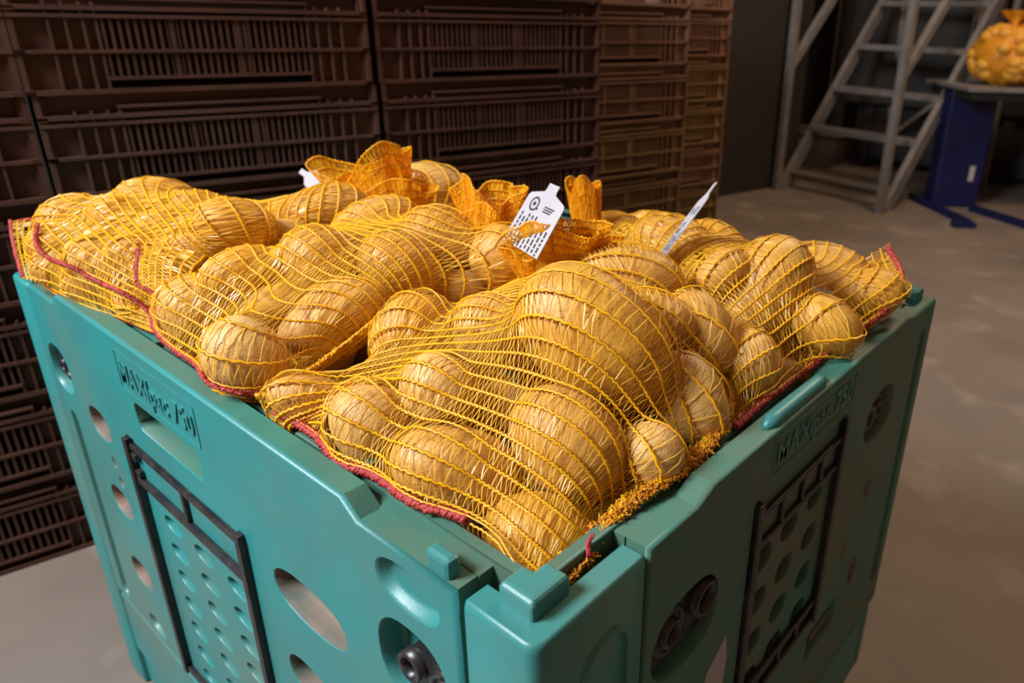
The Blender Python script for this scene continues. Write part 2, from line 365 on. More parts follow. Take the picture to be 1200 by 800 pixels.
def rrect(s0, s1, h0, h1, r, n=5, sk=0):
    P = []
    for cx, cy, a0 in ((s1 - r, h1 - r, 0), (s0 + r, h1 - r, 90), (s0 + r, h0 + r, 180), (s1 - r, h0 + r, 270)):
        for k in range(n + 1):
            a = math.radians(a0 + 90 * k / n); P.append((cx + r * math.cos(a), cy + r * math.sin(a)))
    return P
def oval(cs, ch, rs, rh, n=20, p=2.4):
    P = []
    for k in range(n):
        a = 2 * math.pi * k / n; c, s = math.cos(a), math.sin(a)
        P.append((cs + rs * math.copysign(abs(c) ** (2 / p), c), ch + rh * math.copysign(abs(s) ** (2 / p), s)))
    return P
def rot2(P, deg):
    c = np.mean(P, axis=0); a = math.radians(deg); R2 = np.array([[math.cos(a), -math.sin(a)], [math.sin(a), math.cos(a)]])
    return [tuple(c + R2 @ (np.array(p) - c)) for p in P]
def ringfaces(n, i0, i1): return [(i0 + k, i0 + (k + 1) % n, i1 + (k + 1) % n, i1 + k) for k in range(n)]
def panel(name, mp, outline, holes, thick, parent, bev=.006, d0=0, back=False, mats=None):
    """holes: (poly, [(inset, depth)...], capmaterial or None for open)"""
    b = MB(); O = ccw(outline); seq = [(bev, 0), (bev * .3, bev * .3), (0, bev), (0, thick)]
    rings = [inset(O, i) for i, d in seq]; n = len(O)
    base = len(b.V)
    for (i, d), rg in zip(seq, rings): b.V.extend([tuple(mp(p[0], p[1], d0 + d)) for p in rg])
    for k in range(3):
        fs = ringfaces(n, base + k * n, base + (k + 1) * n); b.F += fs; b.M += [2 if k == 2 else 0] * n; b.S += [k < 2] * n
    polys = [rings[0]]; idx = [list(range(base, base + n))]
    for (P, hs, cap) in holes:
        P = ccw(P); m = len(P); st = len(b.V); hs = [(0, 0)] + list(hs)
        for (i, d) in hs: b.V.extend([tuple(mp(p[0], p[1], d0 + d)) for p in inset(P, i)])
        for k in range(len(hs) - 1):
            b.F += ringfaces(m, st + k * m, st + (k + 1) * m); b.M += [1 if (cap == 1 and k >= 1) else (2 if cap == -1 and k >= 1 else 0)] * m; b.S += [True] * m
        if cap is not None and cap >= 0: b.F.append(tuple(st + (len(hs) - 1) * m + k for k in range(m))); b.M.append(cap); b.S.append(False)
        polys.append(P); idx.append(list(range(st, st + m)))
    flat = [i for L in idx for i in L]
    tris = tessellate_polygon([[Vector((p[0], p[1], 0)) for p in P] for P in polys])
    for t_ in tris: b.F.append(tuple(flat[i] for i in t_)); b.M.append(0); b.S.append(False)
    if back: b.F.append(tuple(base + 3 * n + k for k in range(n))); b.M.append(0); b.S.append(False)
    return b.build(name, mats or [TEAL, DIRT, TEALD], parent)
REC = [(.004, .003), (.007, .016), (.009, .022)]
def recess(P, depth=.022, cap=1): return (P, [(.0025, .0012), (.006, depth * .35), (.011, depth * .75), (.017 if depth > .025 else .010, depth)], cap)
BH = -LH
# left face -------------------------------------------------------
holes = []
for h in (-.204, -.360, -.517): holes.append(recess(oval(1.005, h, .045, .030), .028))
holes.append(recess(oval(1.0, -.640, .035, .022), .012, 0))
holes.append(recess(oval(.365, -.196, .078, .034), .028)); holes.append(recess(oval(.395, -.335, .050, .030), .028)); holes.append(recess(oval(.30, -.47, .07, .032), .028))
holes.append((oval(.165, -.050, .048, .027), [(.006, .004), (.014, .010), (.020, .012)], 0))
holes.append(recess(oval(.168, -.150, .055, .054, 28), .028, 0)); holes.append(recess(oval(1.150, -.150, .050, .046, 28), .028, 0))
slot = [(.598, -.128), (.607, -.134), (.795, -.134), (.806, -.124), (.806, -.094), (.797, -.086), (.606, -.086), (.598, -.094)]
holes.append((slot, [(.002, .0015), (.003, .030)], -1))
holes.append((rrect(.505, .885, -.655, -.170, .012), [(.002, .0015), (.003, .042)], 1))
holes.append((rrect(1.135, 1.175, -.66, -.235, .018), [(.004, .003), (.010, .018)], 0))
for (s_, h_) in ((.955, -.265), (.945, -.30)): holes.append(recess(oval(s_ + .03, h_ - .005, .010, .012, 12), .01))
out = [(.096, -.672), (.096, -.010), (.238, -.010), (.262, .008), (1.065, .008), (1.085, -.010), (1.212, -.010), (1.212, -.672)]
# the near end of the panel stops above the hinge knuckle
out = [(.150, -.672), (.150, -.20), (.096, -.20), (.096, -.010), (.238, -.010), (.262, .008), (1.065, .008), (1.085, -.010), (1.212, -.010), (1.212, -.672)]
out = [(.092, -.672)] + out[3:]
LP = panel('long_wall_panel', ML, out, holes, .030, BOX)
# inner gate grid of the left face
gh = []
for s_ in (.783, .680, .577):
    for k in range(7): gh.append((oval(s_ + .003 * 0, -.300 - .0535 * k, .031, .0145, 14, 2.2), [(.0015, .002), (.003, .010), (.004, .019)], None))
panel('gate_panel', ML, rrect(.510, .880, -.650, -.176, .004), gh, .02, BOX, bev=.0015, d0=.0045)
def fbar(mp, s0, s1, h0, h1, d0, d1, name='gate_bar'):
    b = MB(); p0 = mp(s0, h0, d0); p1 = mp(s1, h1, d1); lo = np.minimum(p0, p1); hi = np.maximum(p0, p1); b.box(lo, hi); return b.build(name, BLACK, BOX, bevel=.002)
fbar(ML, .868, .882, -.66, -.175, -.007, .006); fbar(ML, .505, .519, -.66, -.165, -.009, .006)
fbar(ML, .519, .868, -.193, -.183, -.003, .006); fbar(ML, .519, .868, -.255, -.243, -.004, .006)
fbar(ML, .690, .700, -.243, -.193, -.002, .006); fbar(ML, .519, .868, -.655, -.645, -.004, .006)
for h_ in (-.205, -.235): fbar(ML, .852, .868, h_ - .006, h_ + .006, -.004, .006, 'gate_catch')
# right face ------------------------------------------------------
holes = [recess(oval(.228, -.160, .066, .052, 28), .028, 0), recess(oval(.785, -.140, .062, .046, 28), .028, 0)]
holes.append((rrect(.360, .636, -.450, -.074, .010), [(.002, .0015), (.003, .042)], 1))
holes.append((rrect(.938, .972, -.60, -.045, .017), [(.004, .003), (.008, .018)], 0))
holes.append((oval(.797, -.292, .020, .022, 12), [(.006, .002), (.010, .003)], 1)); holes.append((oval(.728, -.378, .018, .022, 12), [(.006, .002), (.010, .003)], 1))
for (s_, h_, a_) in ((.30, -.42, .05), (.30, -.54, .05), (.80, -.47, .02)): holes.append(recess(oval(s_, h_, a_, .030), .024))
holes.append(recess(rrect(.62, .74, -.545, -.480, .012), .022, 0))
out = [(.150, -.672), (.150, -.008), (.232, -.008), (.262, .004), (.86, .004), (.885, -.004), (1.0, -.004), (1.0, -.672)]
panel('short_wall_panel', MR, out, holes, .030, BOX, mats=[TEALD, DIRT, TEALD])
gh = []
for s_, hh in ((.412, -.197), (.487, -.191), (.566, -.185)):
    for k in range(4): gh.append((oval(s_, hh - .071 * k + .006, .027, .021, 16, 2.2), [(.0015, .002), (.003, .010), (.004, .019)], None))
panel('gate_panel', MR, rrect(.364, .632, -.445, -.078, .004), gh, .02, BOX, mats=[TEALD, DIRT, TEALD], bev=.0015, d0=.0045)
fbar(MR, .364, .378, -.45, -.082, -.007, .006); fbar(MR, .618, .632, -.45, -.075, -.007, .006)
fbar(MR, .378, .618, -.112, -.104, -.003, .006); fbar(MR, .378, .618, -.158, -.150, -.003, .006)
for s_ in (.440, .500, .558): fbar(MR, s_, s_ + .008, -.150, -.112, -.002, .006)
fbar(MR, .378, .618, -.412, -.402, -.003, .006); fbar(MR, .378, .618, -.448, -.438, -.004, .006)
for s_ in (.43, .50, .56): fbar(MR, s_, s_ + .008, -.438, -.412, -.002, .006)
fbar(MR, .64, .72, -.525, -.50, .004, .02, 'latch_bar')
# back faces
outl = [(.092, -.672), (.092, -.010), (.238, -.010), (.262, .004), (1.045, .004), (1.069, -.010), (1.215, -.010), (1.215, -.672)]
panel('long_wall_panel', MLb, outl, [recess(oval(.36, -.196, .075, .034), .028), recess(oval(.95, -.196, .075, .034), .028)], .030, BOX)
panel('short_wall_panel', MRb, [(.150, -.672), (.150, -.008), (.232, -.008), (.262, .006), (.74, .006), (.77, -.008), (.85, -.008), (.85, -.672)], [recess(oval(.5, -.2, .08, .036), .028)], .030, BOX)
# inner skins: (s range, top)
def skin(mp, s0, s1, slotp=None, hi=-.006):
    hs = [(slotp, [(.001, .001), (.002, .026)], None)] if slotp else []
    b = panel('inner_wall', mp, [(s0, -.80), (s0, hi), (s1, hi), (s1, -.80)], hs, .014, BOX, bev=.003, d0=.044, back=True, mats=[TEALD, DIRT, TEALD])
for mp, a, c_ in ((ML, .094, .44), (ML, 1.0, 1.21), (MR, .15, .95), (MLb, .09, 1.2), (MRb, .15, .85)):
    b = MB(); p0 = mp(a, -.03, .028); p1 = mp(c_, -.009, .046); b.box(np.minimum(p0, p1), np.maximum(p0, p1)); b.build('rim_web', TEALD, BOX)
skin(ML, .06, LA - .06); skin(MR, .0575, LB - .0575); skin(MLb, .06, LA - .06); skin(MRb, .0575, LB - .0575)
# ribs across the top channel
for i, s_ in enumerate((.30, .46, .62, .78, .94)):
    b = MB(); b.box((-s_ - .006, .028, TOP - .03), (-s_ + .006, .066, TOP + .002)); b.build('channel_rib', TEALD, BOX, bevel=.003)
# corner posts --------------------------------------------------------
def corner(mx, my, sx, sy, ax, ay):
    """L shaped post; (mx,my) outer corner, sx/sy inward signs, arms ax (along x) and ay (along y)"""
    prof = []; r = .014; th = .058
    for k in range(6):
        a = math.pi / 2 * k / 5; prof.append((r - r * math.sin(a), r - r * math.cos(a)))     # from (r,0)... to (0,r)
    prof = [(ax - .004, 0)] + [(r - r * math.sin(math.pi / 2 * k / 5), r - r * math.cos(math.pi / 2 * k / 5)) for k in range(6)] + [(0, ay - .004), (.004, ay), (.030, ay), (.030, th), (th, th), (th, .030), (ax, .030), (ax, .004)]
    b = MB(); P = ccw(prof); n = len(P)
    zs = [(.0, -.945), (.0, -.019), (.0025, -.0135), (.008, -.011)]
    base = 0
    for (i, h) in zs: b.V.extend([(mx + sx * p[0], my + sy * p[1], TOP + h) for p in inset(P, i)])
    for k in range(3): b.F += ringfaces(n, k * n, (k + 1) * n); b.M += [0] * n; b.S += [True] * n
    top = [tuple(3 * n + i for i in t_) for t_ in tessellate_polygon([[Vector((p[0], p[1], 0)) for p in inset(P, .008)]])]
    b.F += top; b.M += [0] * len(top); b.S += [False] * len(top)
    o = b.build('corner_post', [TEAL, DIRT], BOX)
    # raised L lip just inside
    b = MB(); L = [(.022, .020), (.022, .066), (.050, .066), (.050, .050), (.062, .050), (.062, .020)]
    L = ccw(L); n = len(L)
    for (i, h) in ((0, -.02), (0, .004), (.005, .009)): b.V.extend([(mx + sx * p[0], my + sy * p[1], TOP + h) for p in inset(L, i)])
    for k in range(2): b.F += ringfaces(n, k * n, (k + 1) * n); b.M += [0] * n; b.S += [False] * n
    tt = [tuple(2 * n + i for i in t_) for t_ in tessellate_polygon([[Vector((p[0], p[1], 0)) for p in inset(L, .005)]])]; b.F += tt; b.M += [0] * len(tt); b.S += [False] * len(tt)
    b.build('raised_lip', TEAL, BOX, bevel=.003)
corner(0, 0, -1, 1, .086, .146); corner(-LA, 0, 1, 1, .088, .146); corner(-LA, LB, 1, -1, .088, .146)
# base below the fold line
b = MB()
for lo, hi in (((-LA + .004, .004, .12), (-.004, .040, TOP - LH - .012)), ((-LA + .004, LB - .04, .12), (-.004, LB - .004, TOP - LH - .012)), ((-.040, .04, .12), (-.004, LB - .04, TOP - LH - .012)), ((-LA + .004, .04, .12), (-LA + .04, LB - .04, TOP - LH - .012)), ((-LA + .004, .004, .10), (-.004, LB - .004, .13))): b.box(lo, hi)
b.build('base_tray', TEAL, BOX, bevel=.006)
for x in (-LA + .12, -LA / 2, -.12):
    b = MB(); b.box((x - .09, .01, 0), (x + .09, LB - .01, .10)); b.build('runner', TEAL, BOX, bevel=.008)
# small parts on the rim
def knob(x, y, dx=.016, dy=.010, z=.0, h=.022):
    b = MB(); b.box((x - dx, y - dy, TOP + z - .005), (x + dx, y + dy, TOP + z + h)); b.build('rim_stop', TEAL, BOX, bevel=.005)
knob(-.124, .014, .016, .008, -.008, .018); knob(-1.225, .016, .018, .010, -.008); knob(-.030, .965, .012, .016, -.004); knob(-LA + .045, .955, .014, .014, -.004, .03); knob(-1.22, LB - .016, .018, .010, -.008)
b = MB(); ss = np.linspace(.392, .556, 12); prof = .0105 * np.clip(np.minimum(np.arange(12), 11 - np.arange(12)) * .8 + .35, 0, 1)
b.tube([(-.014, s_, TOP + .006) for s_ in ss], prof, 12); b.build('stacking_rib', TEAL, BOX)
# hinges
def hinge(mp, s, h, flip=1, k=1.0):
    b = MB(); n = 28
    def ringo(cs, ch, r0, r1, d0, d1, m=0):
        V = []; 
        for rr, dd in ((r0, d1), (r0, d0), (r1, d0), (r1, d1)):
            for i in range(n):
                a = 2 * math.pi * i / n; V.append(mp(cs + rr * math.cos(a), ch + rr * math.sin(a), dd))
        b.add(V, ringfaces(n, 0, n) + ringfaces(n, n, 2 * n) + ringfaces(n, 2 * n, 3 * n), m, True)
    P = rrect(s - .052 * k, s + .052 * k, h - .034 * k, h + .034 * k, .012); st = len(b.V)
    b.V.extend([tuple(mp(p[0], p[1], .012)) for p in P]); b.V.extend([tuple(mp(p[0], p[1], .027)) for p in P]); m_ = len(P)
    b.F += ringfaces(m_, st, st + m_) + [tuple(range(st, st + m_))]; b.M += [0] * (m_ + 1); b.S += [False] * (m_ + 1)
    b.build('hinge_plate', BLACK, BOX)
    b = MB(); ringo(s - flip * .016 * k, h - .002, .030 * k, .021 * k, .010, .020); ringo(s - flip * .016 * k, h - .002, .017 * k, .011 * k, .006, .018)
    b.build('hinge_ring', BLACK, BOX)
    b = MB(); ringo(s + flip * .040 * k, h + .006, .022 * k, .015 * k, .002, .014); b.build('hinge_ring', BLACK, BOX)
hinge(ML, .146, -.162, 1, .80); hinge(ML, 1.152, -.150, -1, .8); hinge(MR, .228, -.160, 1, 1.05); hinge(MR, .785, -.140, -1, .95)
# vertical grooves in the corner post (dark arch)
for mp, P in ((MR, rrect(.055, .120, -.60, -.060, .032, 8)),):
    b = MB(); P = ccw(P); n = len(P)
    for i, d in ((-.003, -.0012), (.003, -.004), (.006, -.004)): b.V.extend([tuple(mp(p[0], p[1], d)) for p in inset(P, i)])
    b.F += ringfaces(n, 0, n) + ringfaces(n, n, 2 * n); b.M += [0] * 2 * n; b.S += [True] * 2 * n; b.build('post_arch', TEAL, BOX)
# lettering in relief
def letters(mp, txt, s0, s1, hb, hh, right):
    cu = bpy.data.curves.new('lettering', 'FONT'); cu.body = txt; cu.size = 1; cu.extrude = .02; cu.offset = .012; cu.resolution_u = 2
    o = bpy.data.objects.new('tmp', cu); COL.objects.link(o); dg = bpy.context.evaluated_depsgraph_get(); dg.update()
    me = bpy.data.meshes.new_from_object(o.evaluated_get(dg)); V = np.array([v.co[:] for v in me.vertices]); F = [tuple(p.vertices) for p in me.polygons]
    COL.objects.unlink(o); bpy.data.objects.remove(o)
    lo, hi = V.min(0), V.max(0); b = MB(); W = []
    for v in V:
        u = (v[0] - lo[0]) / (hi[0] - lo[0]); s = s0 + (s1 - s0) * u
        W.append(mp(s, hb + hh * v[1] / .72, -.0022 if v[2] > 0 else .001))
    b.add(W, F); return b.build('raised_lettering', TEAL, BOX)
letters(ML, 'MAXIpac 750', .822, .590, -.060, .034, 0); letters(MR, 'MAXIpac 750', .404, .630, -.046, .030, 1)
for mp, a, c_, z0, z1 in ((ML, .583, .832, -.074, -.012), (MR, .396, .640, -.058, -.006)):
    b = MB(); P = ccw(rrect(a, c_, z0, z1, .006)); b.tube([mp(p[0], p[1], -.0002) for p in P], .0010, 4, closed=True); b.build('lettering_frame', TEAL, BOX)
b = MB(); P = [(.275, -.33), (.282, -.275), (.300, -.262), (.322, -.247), (.330, -.285), (.326, -.335)]; b.add([MR(p[0], p[1], -.0006) for p in P] + [MR(p[0], p[1], .0005) for p in P], [tuple(range(6))] + ringfaces(6, 0, 6)); tag(b.build('torn_sticker', CREAM, BOX), 'torn off white sticker')

# ------------------------------------------------------------------ potatoes
POT = [
  ('F',483,392,53,43,-60,0.055,'speckled oval potato at upper left of the front bag, over the dark ledge side'),
  ('F',577,390,49,43,20,0.070,'rough speckled potato left of the biggest potato in the front bag'),
  ('F',519,459,50,43,15,0.049,'smooth yellow potato in the middle of the left half of the front bag'),
  ('F',434,494,53,46,40,0.025,'pale potato pressed against the red hem at lower left of the front bag'),
  ('F',362,470,49,32,12,0.015,'shadowed potato at the far left tip of the front bag, under the fold'),
  ('F',538,551,80,51,14,0.005,'large bright yellow potato beside the red hem nearest the camera'),
  ('F',666,518,73,63,42,0.027,'large freckled potato in the middle of the front bag below the biggest one'),
  ('F',700,398,102,72,40,0.101,'biggest potato, long tan one at the top of the front bag'),
  ('F',632,632,64,53,10,-0.035,'potato with a dark cut mark in the near corner of the crate'),
  ('F',762,535,40,40,0,0.013,'small round potato between the large freckled one and the right rim'),
  ('F',806,468,59,45,55,0.029,'smooth potato at the right edge of the front bag near the rim'),
  ('F',585,483,47,38,10,0.006,'dark shaded potato sunk in the gap between four potatoes of the front bag'),
  ('F',735,326,66,38,10,0.105,'long potato at the crest of the front bag, below the white tag seen edge on'),
  ('F',822,392,57,40,62,0.069,'potato under tight netting at the right shoulder of the front bag'),
  ('F',768,374,47,32,25,0.097,'half hidden potato in the crease behind the biggest potato'),
  ('F',735,590,36,32,-30,-0.040,'small potato low down by the right rim near the corner'),
  ('F',655,318,36,25,-20,0.100,'potato end beneath the gathered neck of the front bag'),
  ('L',237,366,49,41,20,0.038,'glossy potato at the left hem of the middle left bag, above the lettering'),
  ('L',290,418,51,42,30,0.047,'round glossy potato at the lower hem corner of the middle left bag'),
  ('L',386,374,66,39,-26,0.060,'long potato lying slanted along the fold of the middle left bag'),
  ('L',377,312,49,43,40,0.103,'large pale potato in the middle of the middle left bag'),
  ('L',467,318,49,45,35,0.092,'round potato right of centre in the middle left bag'),
  ('L',520,281,49,36,20,0.115,'potato on the crest of the middle left bag'),
  ('L',590,302,38,38,30,0.105,'orange veiled potato near the neck of the middle left bag'),
  ('L',283,322,45,30,-20,0.092,'flat potato on the upper left side of the middle left bag'),
  ('L',440,262,49,28,-18,0.120,'potato at the rear top edge of the middle left bag'),
  ('L',320,280,42,23,-15,0.092,'potato at the back left shoulder of the middle left bag'),
  ('L',536,342,36,25,0,0.053,'shaded potato low in the open mesh gap of the middle left bag'),
  ('L',284,458,36,19,15,-0.000,'potato bulging under the red hem of the middle left bag'),
  ('L',430,340,32,28,30,0.051,'half hidden potato under the two round potatoes of the middle left bag'),
  ('L',330,360,36,30,0,0.051,'shaded potato behind the glossy ones in the middle left bag'),
  ('T',84,256,35,26,-20,0.095,'potato at the upper left end of the far left bag'),
  ('T',142,259,32,28,10,0.105,'pale round potato high on the far left bag'),
  ('T',186,234,42,24,5,0.125,'potato at the peak of the far left bag'),
  ('T',200,270,34,21,5,0.100,'potato behind the small red edged flap in the far left bag'),
  ('T',118,310,36,29,30,0.063,'bright pale potato low in the middle of the far left bag'),
  ('T',64,288,25,25,0,0.065,'potato beside the left red hem of the far left bag'),
  ('T',62,318,23,17,30,0.035,'small potato at the left tip of the far left bag, on the rim corner'),
  ('T',110,343,32,16,20,0.017,'potato under the lower red seam of the far left bag'),
  ('T',172,362,34,18,22,0.020,'potato at the lower right end of the far left bag, over the rim'),
  ('T',276,264,42,30,8,0.128,'large potato in the rear half of the far left bag'),
  ('T',384,246,45,28,-12,0.123,'potato at the neck end of the far left bag, below the white tag'),
  ('T',238,296,36,21,10,0.085,'potato in shade beneath the rear half of the far left bag'),
  ('T',168,305,36,25,20,0.075,'potato left of the small red edged flap'),
  ('T',330,262,32,23,0,0.097,'potato between the rear ones of the far left bag'),
  ('T',236,246,32,21,10,0.120,'small potato just behind the peak of the far left bag'),
  ('R',893,344,70,51,-55,0.069,'large pale potato in the middle of the right bag'),
  ('R',970,382,42,32,30,0.045,'potato right of centre in the right bag, close to the rim'),
  ('R',1020,346,42,29,-12,0.045,'potato at the far right end of the right bag beside the red hem'),
  ('R',878,425,34,38,0,0.032,'smooth round potato at the lower left of the right bag'),
  ('R',918,446,32,25,20,-0.022,'partly hidden potato against the right rim in the right bag'),
  ('R',968,312,49,25,14,0.065,'potato at the top edge of the right bag'),
  ('R',846,322,34,28,-30,0.104,'veiled potato at the left shoulder of the right bag'),
  ('R',716,271,36,21,0,0.085,'orange potato beside the neck of the right bag, at the far rim'),
  ('R',787,283,45,30,15,0.097,'potato behind the white tag seen edge on'),
  ('R',838,290,38,28,30,0.078,'potato right of the white tag seen edge on'),
  ('R',930,350,28,32,-50,0.042,'narrow potato between the large pale one and its right neighbour'),
  ('R',760,268,32,19,0,0.075,'potato at the back of the right bag, just below the far rim'),
  ('K',505,217,40,25,5,0.105,'dark orange potato in the rearmost bag, right of the tall gathered neck'),
  ('K',478,238,32,21,0,0.060,'potato of the rearmost bag hidden low behind the gathered neck'),
]

BAGN = {'F': 'front bag', 'L': 'middle left bag', 'T': 'far left bag', 'R': 'right bag', 'K': 'rearmost bag'}
protm = []
for k in range(8):
    bm = bmesh.new(); bmesh.ops.create_icosphere(bm, subdivisions=4, radius=1.0)
    ph = [random.uniform(0, 6.28) for _ in range(6)]; eyes = [np.array([random.gauss(0, 1) for _ in range(3)]) for _ in range(7)]; eyes = [e / np.linalg.norm(e) for e in eyes]
    for v in bm.verts:
        c = np.array(v.co); n = c.copy()
        k1 = 1 + .030 * math.sin(2.1 * c[0] + ph[0]) + .028 * math.sin(2.7 * c[1] + ph[1]) + .022 * math.sin(3.3 * c[2] + 1.9 * c[0] + ph[2])
        for e in eyes:
            q = 1 - float(n @ e); k1 -= .028 * math.exp(-q / .006) - .012 * math.exp(-((q - .02) / .012) ** 2)
        c = c * k1; c[0] *= 1 + .05 * math.sin(ph[3] + c[0]); c[1] *= 1 + .08 * c[0] * math.sin(ph[4]); c[2] *= 1 + .06 * c[0] * math.sin(ph[5])
        v.co = c
    me = bpy.data.meshes.new('potato'); bm.to_mesh(me); bm.free(); me.polygons.foreach_set('use_smooth', [True] * len(me.polygons)); me.materials.append(POTM[k % 3]); protm.append(me)
ELL = []     # bag, centre, axes, radii
def add_potato(bag, c, M, rad, label, group, k):
    o = bpy.data.objects.new('potato', protm[k % 8]); COL.objects.link(o)
    m = Matrix.Identity(4)
    for i in range(3):
        for j in range(3): m[i][j] = float(M[j][i] * rad[j])
        m[i][3] = float(c[i])
    o.matrix_world = m; tag(o, label, 'potato', group); ELL.append((bag, np.array(c), M, np.array(rad)))
    return o
for i, (bag, u, v, a, b_, ang, z, lab) in enumerate(POT):
    c = at(u, v, z); d = (ROT @ (c - CAM))[2]; t_ = math.radians(ang); vr = ray(u, v); vr /= np.linalg.norm(vr)
    ax = math.cos(t_) * ROT[0] + math.sin(t_) * ROT[1]; ax -= vr * (ax @ vr); ax /= np.linalg.norm(ax); ay = np.cross(vr, ax)
    add_potato(bag, c, np.array([ax, ay, vr]), np.array([a, b_, b_ * .95]) * d / FPX, lab, 'potatoes in the net bags', i * 5 + 2)
# the layer underneath, seen only through the gaps
top = [(e[1], e[0]) for e in ELL]; nlow = 0
for ix in range(13):
    for iy in range(10):
        x = -.11 - .09 * ix + (.04 if iy % 2 else 0) + random.uniform(-.008, .008); y = .112 + .086 * iy
        if x < -1.19 or y > .90: continue
        w = np.array([1 / (((x - c[0]) ** 2 + (y - c[1]) ** 2) + 1e-4) ** 1.5 for c, _ in top]); zt = float((w * np.array([c[2] for c, _ in top])).sum() / w.sum())
        bag = top[int(w.argmax())][1]
        for lay in range(1):
            c = np.array([x, y, zt - .105 - .075 * lay + random.uniform(-.004, .004)])
            if c[0] > -.10 or c[1] < .10: c[2] = min(c[2], TOP - .03)
            if c[2] < TOP - .24: continue
            ok = all(np.linalg.norm(c - e[1]) > (.042 + float(np.mean(e[3]))) * .86 for e in ELL)
            if not ok: continue
            th = random.uniform(0, 3.14); A = np.array([[math.cos(th), math.sin(th), 0], [-math.sin(th), math.cos(th), 0], [0, 0, 1.0]])
            add_potato(bag, c, A, np.array([.047, .038, .035]) * random.uniform(.92, 1.05), 'shaded potato deep in the crate under the %s' % BAGN[bag], 'potatoes under the top layer of the %s' % BAGN[bag], ix + iy); nlow += 1

# ------------------------------------------------------------------ netting
def resample(P, n, closed=False):
    P = np.array(P, float)
    if closed: P = np.vstack([P, P[:1]])
    d = np.r_[0, np.cumsum(np.linalg.norm(np.diff(P, axis=0), axis=1))]; t_ = np.linspace(0, d[-1], n + (1 if closed else 0))
    Q = np.stack([np.interp(t_, d, P[:, k]) for k in range(3)], 1)
    return Q[:-1] if closed else Q
def smooth_line(P, n, it=3):
    P = np.array(P, float)
    for _ in range(it):
        Q = [P[0]]
        for a, b_ in zip(P[:-1], P[1:]): Q += [a * .75 + b_ * .25, a * .25 + b_ * .75]
        Q.append(P[-1]); P = np.array(Q)
    return resample(P, n)
def grid_normals(G, closed):
    du = np.gradient(G, axis=0)
    dv = (np.roll(G, -1, 1) - np.roll(G, 1, 1)) if closed else np.gradient(G, axis=1)
    N = np.cross(du, dv); N /= np.linalg.norm(N, axis=2)[..., None] + 1e-12; return N
def net_from_grid(G, every, parent, closed=True, cw=.0012, rw=.0007, zig=.0009, keep=None, outward=None, nm=('net_cords', 'net_ribbons'), cord=None, rib=None, red=None):
    """rows = cords (every-th row), columns = ribbons"""
    N = grid_normals(G, closed)
    if outward is not None:
        s = np.sign(((G - outward) * N).sum(2).mean()); N = N * s
    nu, nv = G.shape[:2]; V = []; Q = []; cnt = 0
    dv = (np.roll(G, -1, 1) - np.roll(G, 1, 1)) if closed else np.gradient(G, axis=1)
    T = dv / (np.linalg.norm(dv, axis=2)[..., None] + 1e-12)
    for i in range(0, nu, every):
        B = np.cross(N[i], T[i]); B /= np.linalg.norm(B, axis=1)[:, None] + 1e-12
        z = zig * np.where(np.arange(nv) % 2, 1, -1)[:, None]
        c = G[i] + B * z + N[i] * .0010
        w = cw * (1 + .25 * np.sin(np.arange(nv) * 1.7 + i))[:, None]; h = cw * .62
        R4 = np.stack([c + B * w, c + N[i] * h, c - B * w, c - N[i] * h], 1)     # nv,4,3
        V.append(R4.reshape(-1, 3)); m = nv if closed else nv - 1
        a = np.arange(m); b_ = (a + 1) % nv
        ok = np.ones(m, bool) if keep is None else keep[i][a] & keep[i][b_]
        for k in range(4):
            q = np.stack([a * 4 + k, a * 4 + (k + 1) % 4, b_ * 4 + (k + 1) % 4, b_ * 4 + k], 1)[ok]; Q.append(q + cnt)
        cnt += nv * 4
    if Q: tag(fastmesh(nm[0], np.vstack(V), np.vstack(Q), cord or CORD, parent), kind='stuff')
    V = []; Q = []; cnt = 0
    for i in range(0, nu - every, every):
        mid = i + every // 2
        a = np.arange(nv if closed else nv - 1); b_ = (a + 1) % nv; even = a % 2 == 0
        j0 = np.where(even, a, b_); j1 = np.where(even, b_, a)
        if every > 1: rows = [(i, j0), (mid, a), (i + every, j1)]
        else: rows = [(i, j0), (i + 1, j1)]
        wd = rw * RNG.uniform(.55, 1.35, len(a))[:, None]; sh = RNG.normal(0, .0006, (len(a), 1))
        ok = np.ones(len(a), bool) if keep is None else keep[i][a] & keep[min(i + every, nu - 1)][a]
        tw = RNG.uniform(-.8, .8, (len(a), 1))
        for r_, (ii, jj) in enumerate(rows):
            c = G[ii][jj] + N[ii][jj] * .0004 + T[ii][jj] * sh * (1 if r_ == 1 else 0)
            if every > 1 and r_ == 1: c = (G[ii][a] + G[ii][b_]) / 2 + N[ii][a] * .0004 + T[ii][a] * sh
            off = (T[ii][jj] * np.cos(tw) + N[ii][jj] * np.sin(tw)) * wd
            V += [c - off, c + off]
        n = len(a); Vn = np.stack(V[-2 * len(rows):], 1).reshape(-1, 3); V = V[:-2 * len(rows)]; V.append(Vn); L = 2 * len(rows)
        for r_ in range(len(rows) - 1):
            q = np.stack([np.arange(n) * L + 2 * r_, np.arange(n) * L + 2 * r_ + 1, np.arange(n) * L + 2 * r_ + 3, np.arange(n) * L + 2 * r_ + 2], 1)[ok]; Q.append(q + cnt)
        cnt += len(Vn)
    if Q: tag(fastmesh(nm[1], np.vstack(V), np.vstack(Q), rib or RIBB, parent, False), kind='stuff')
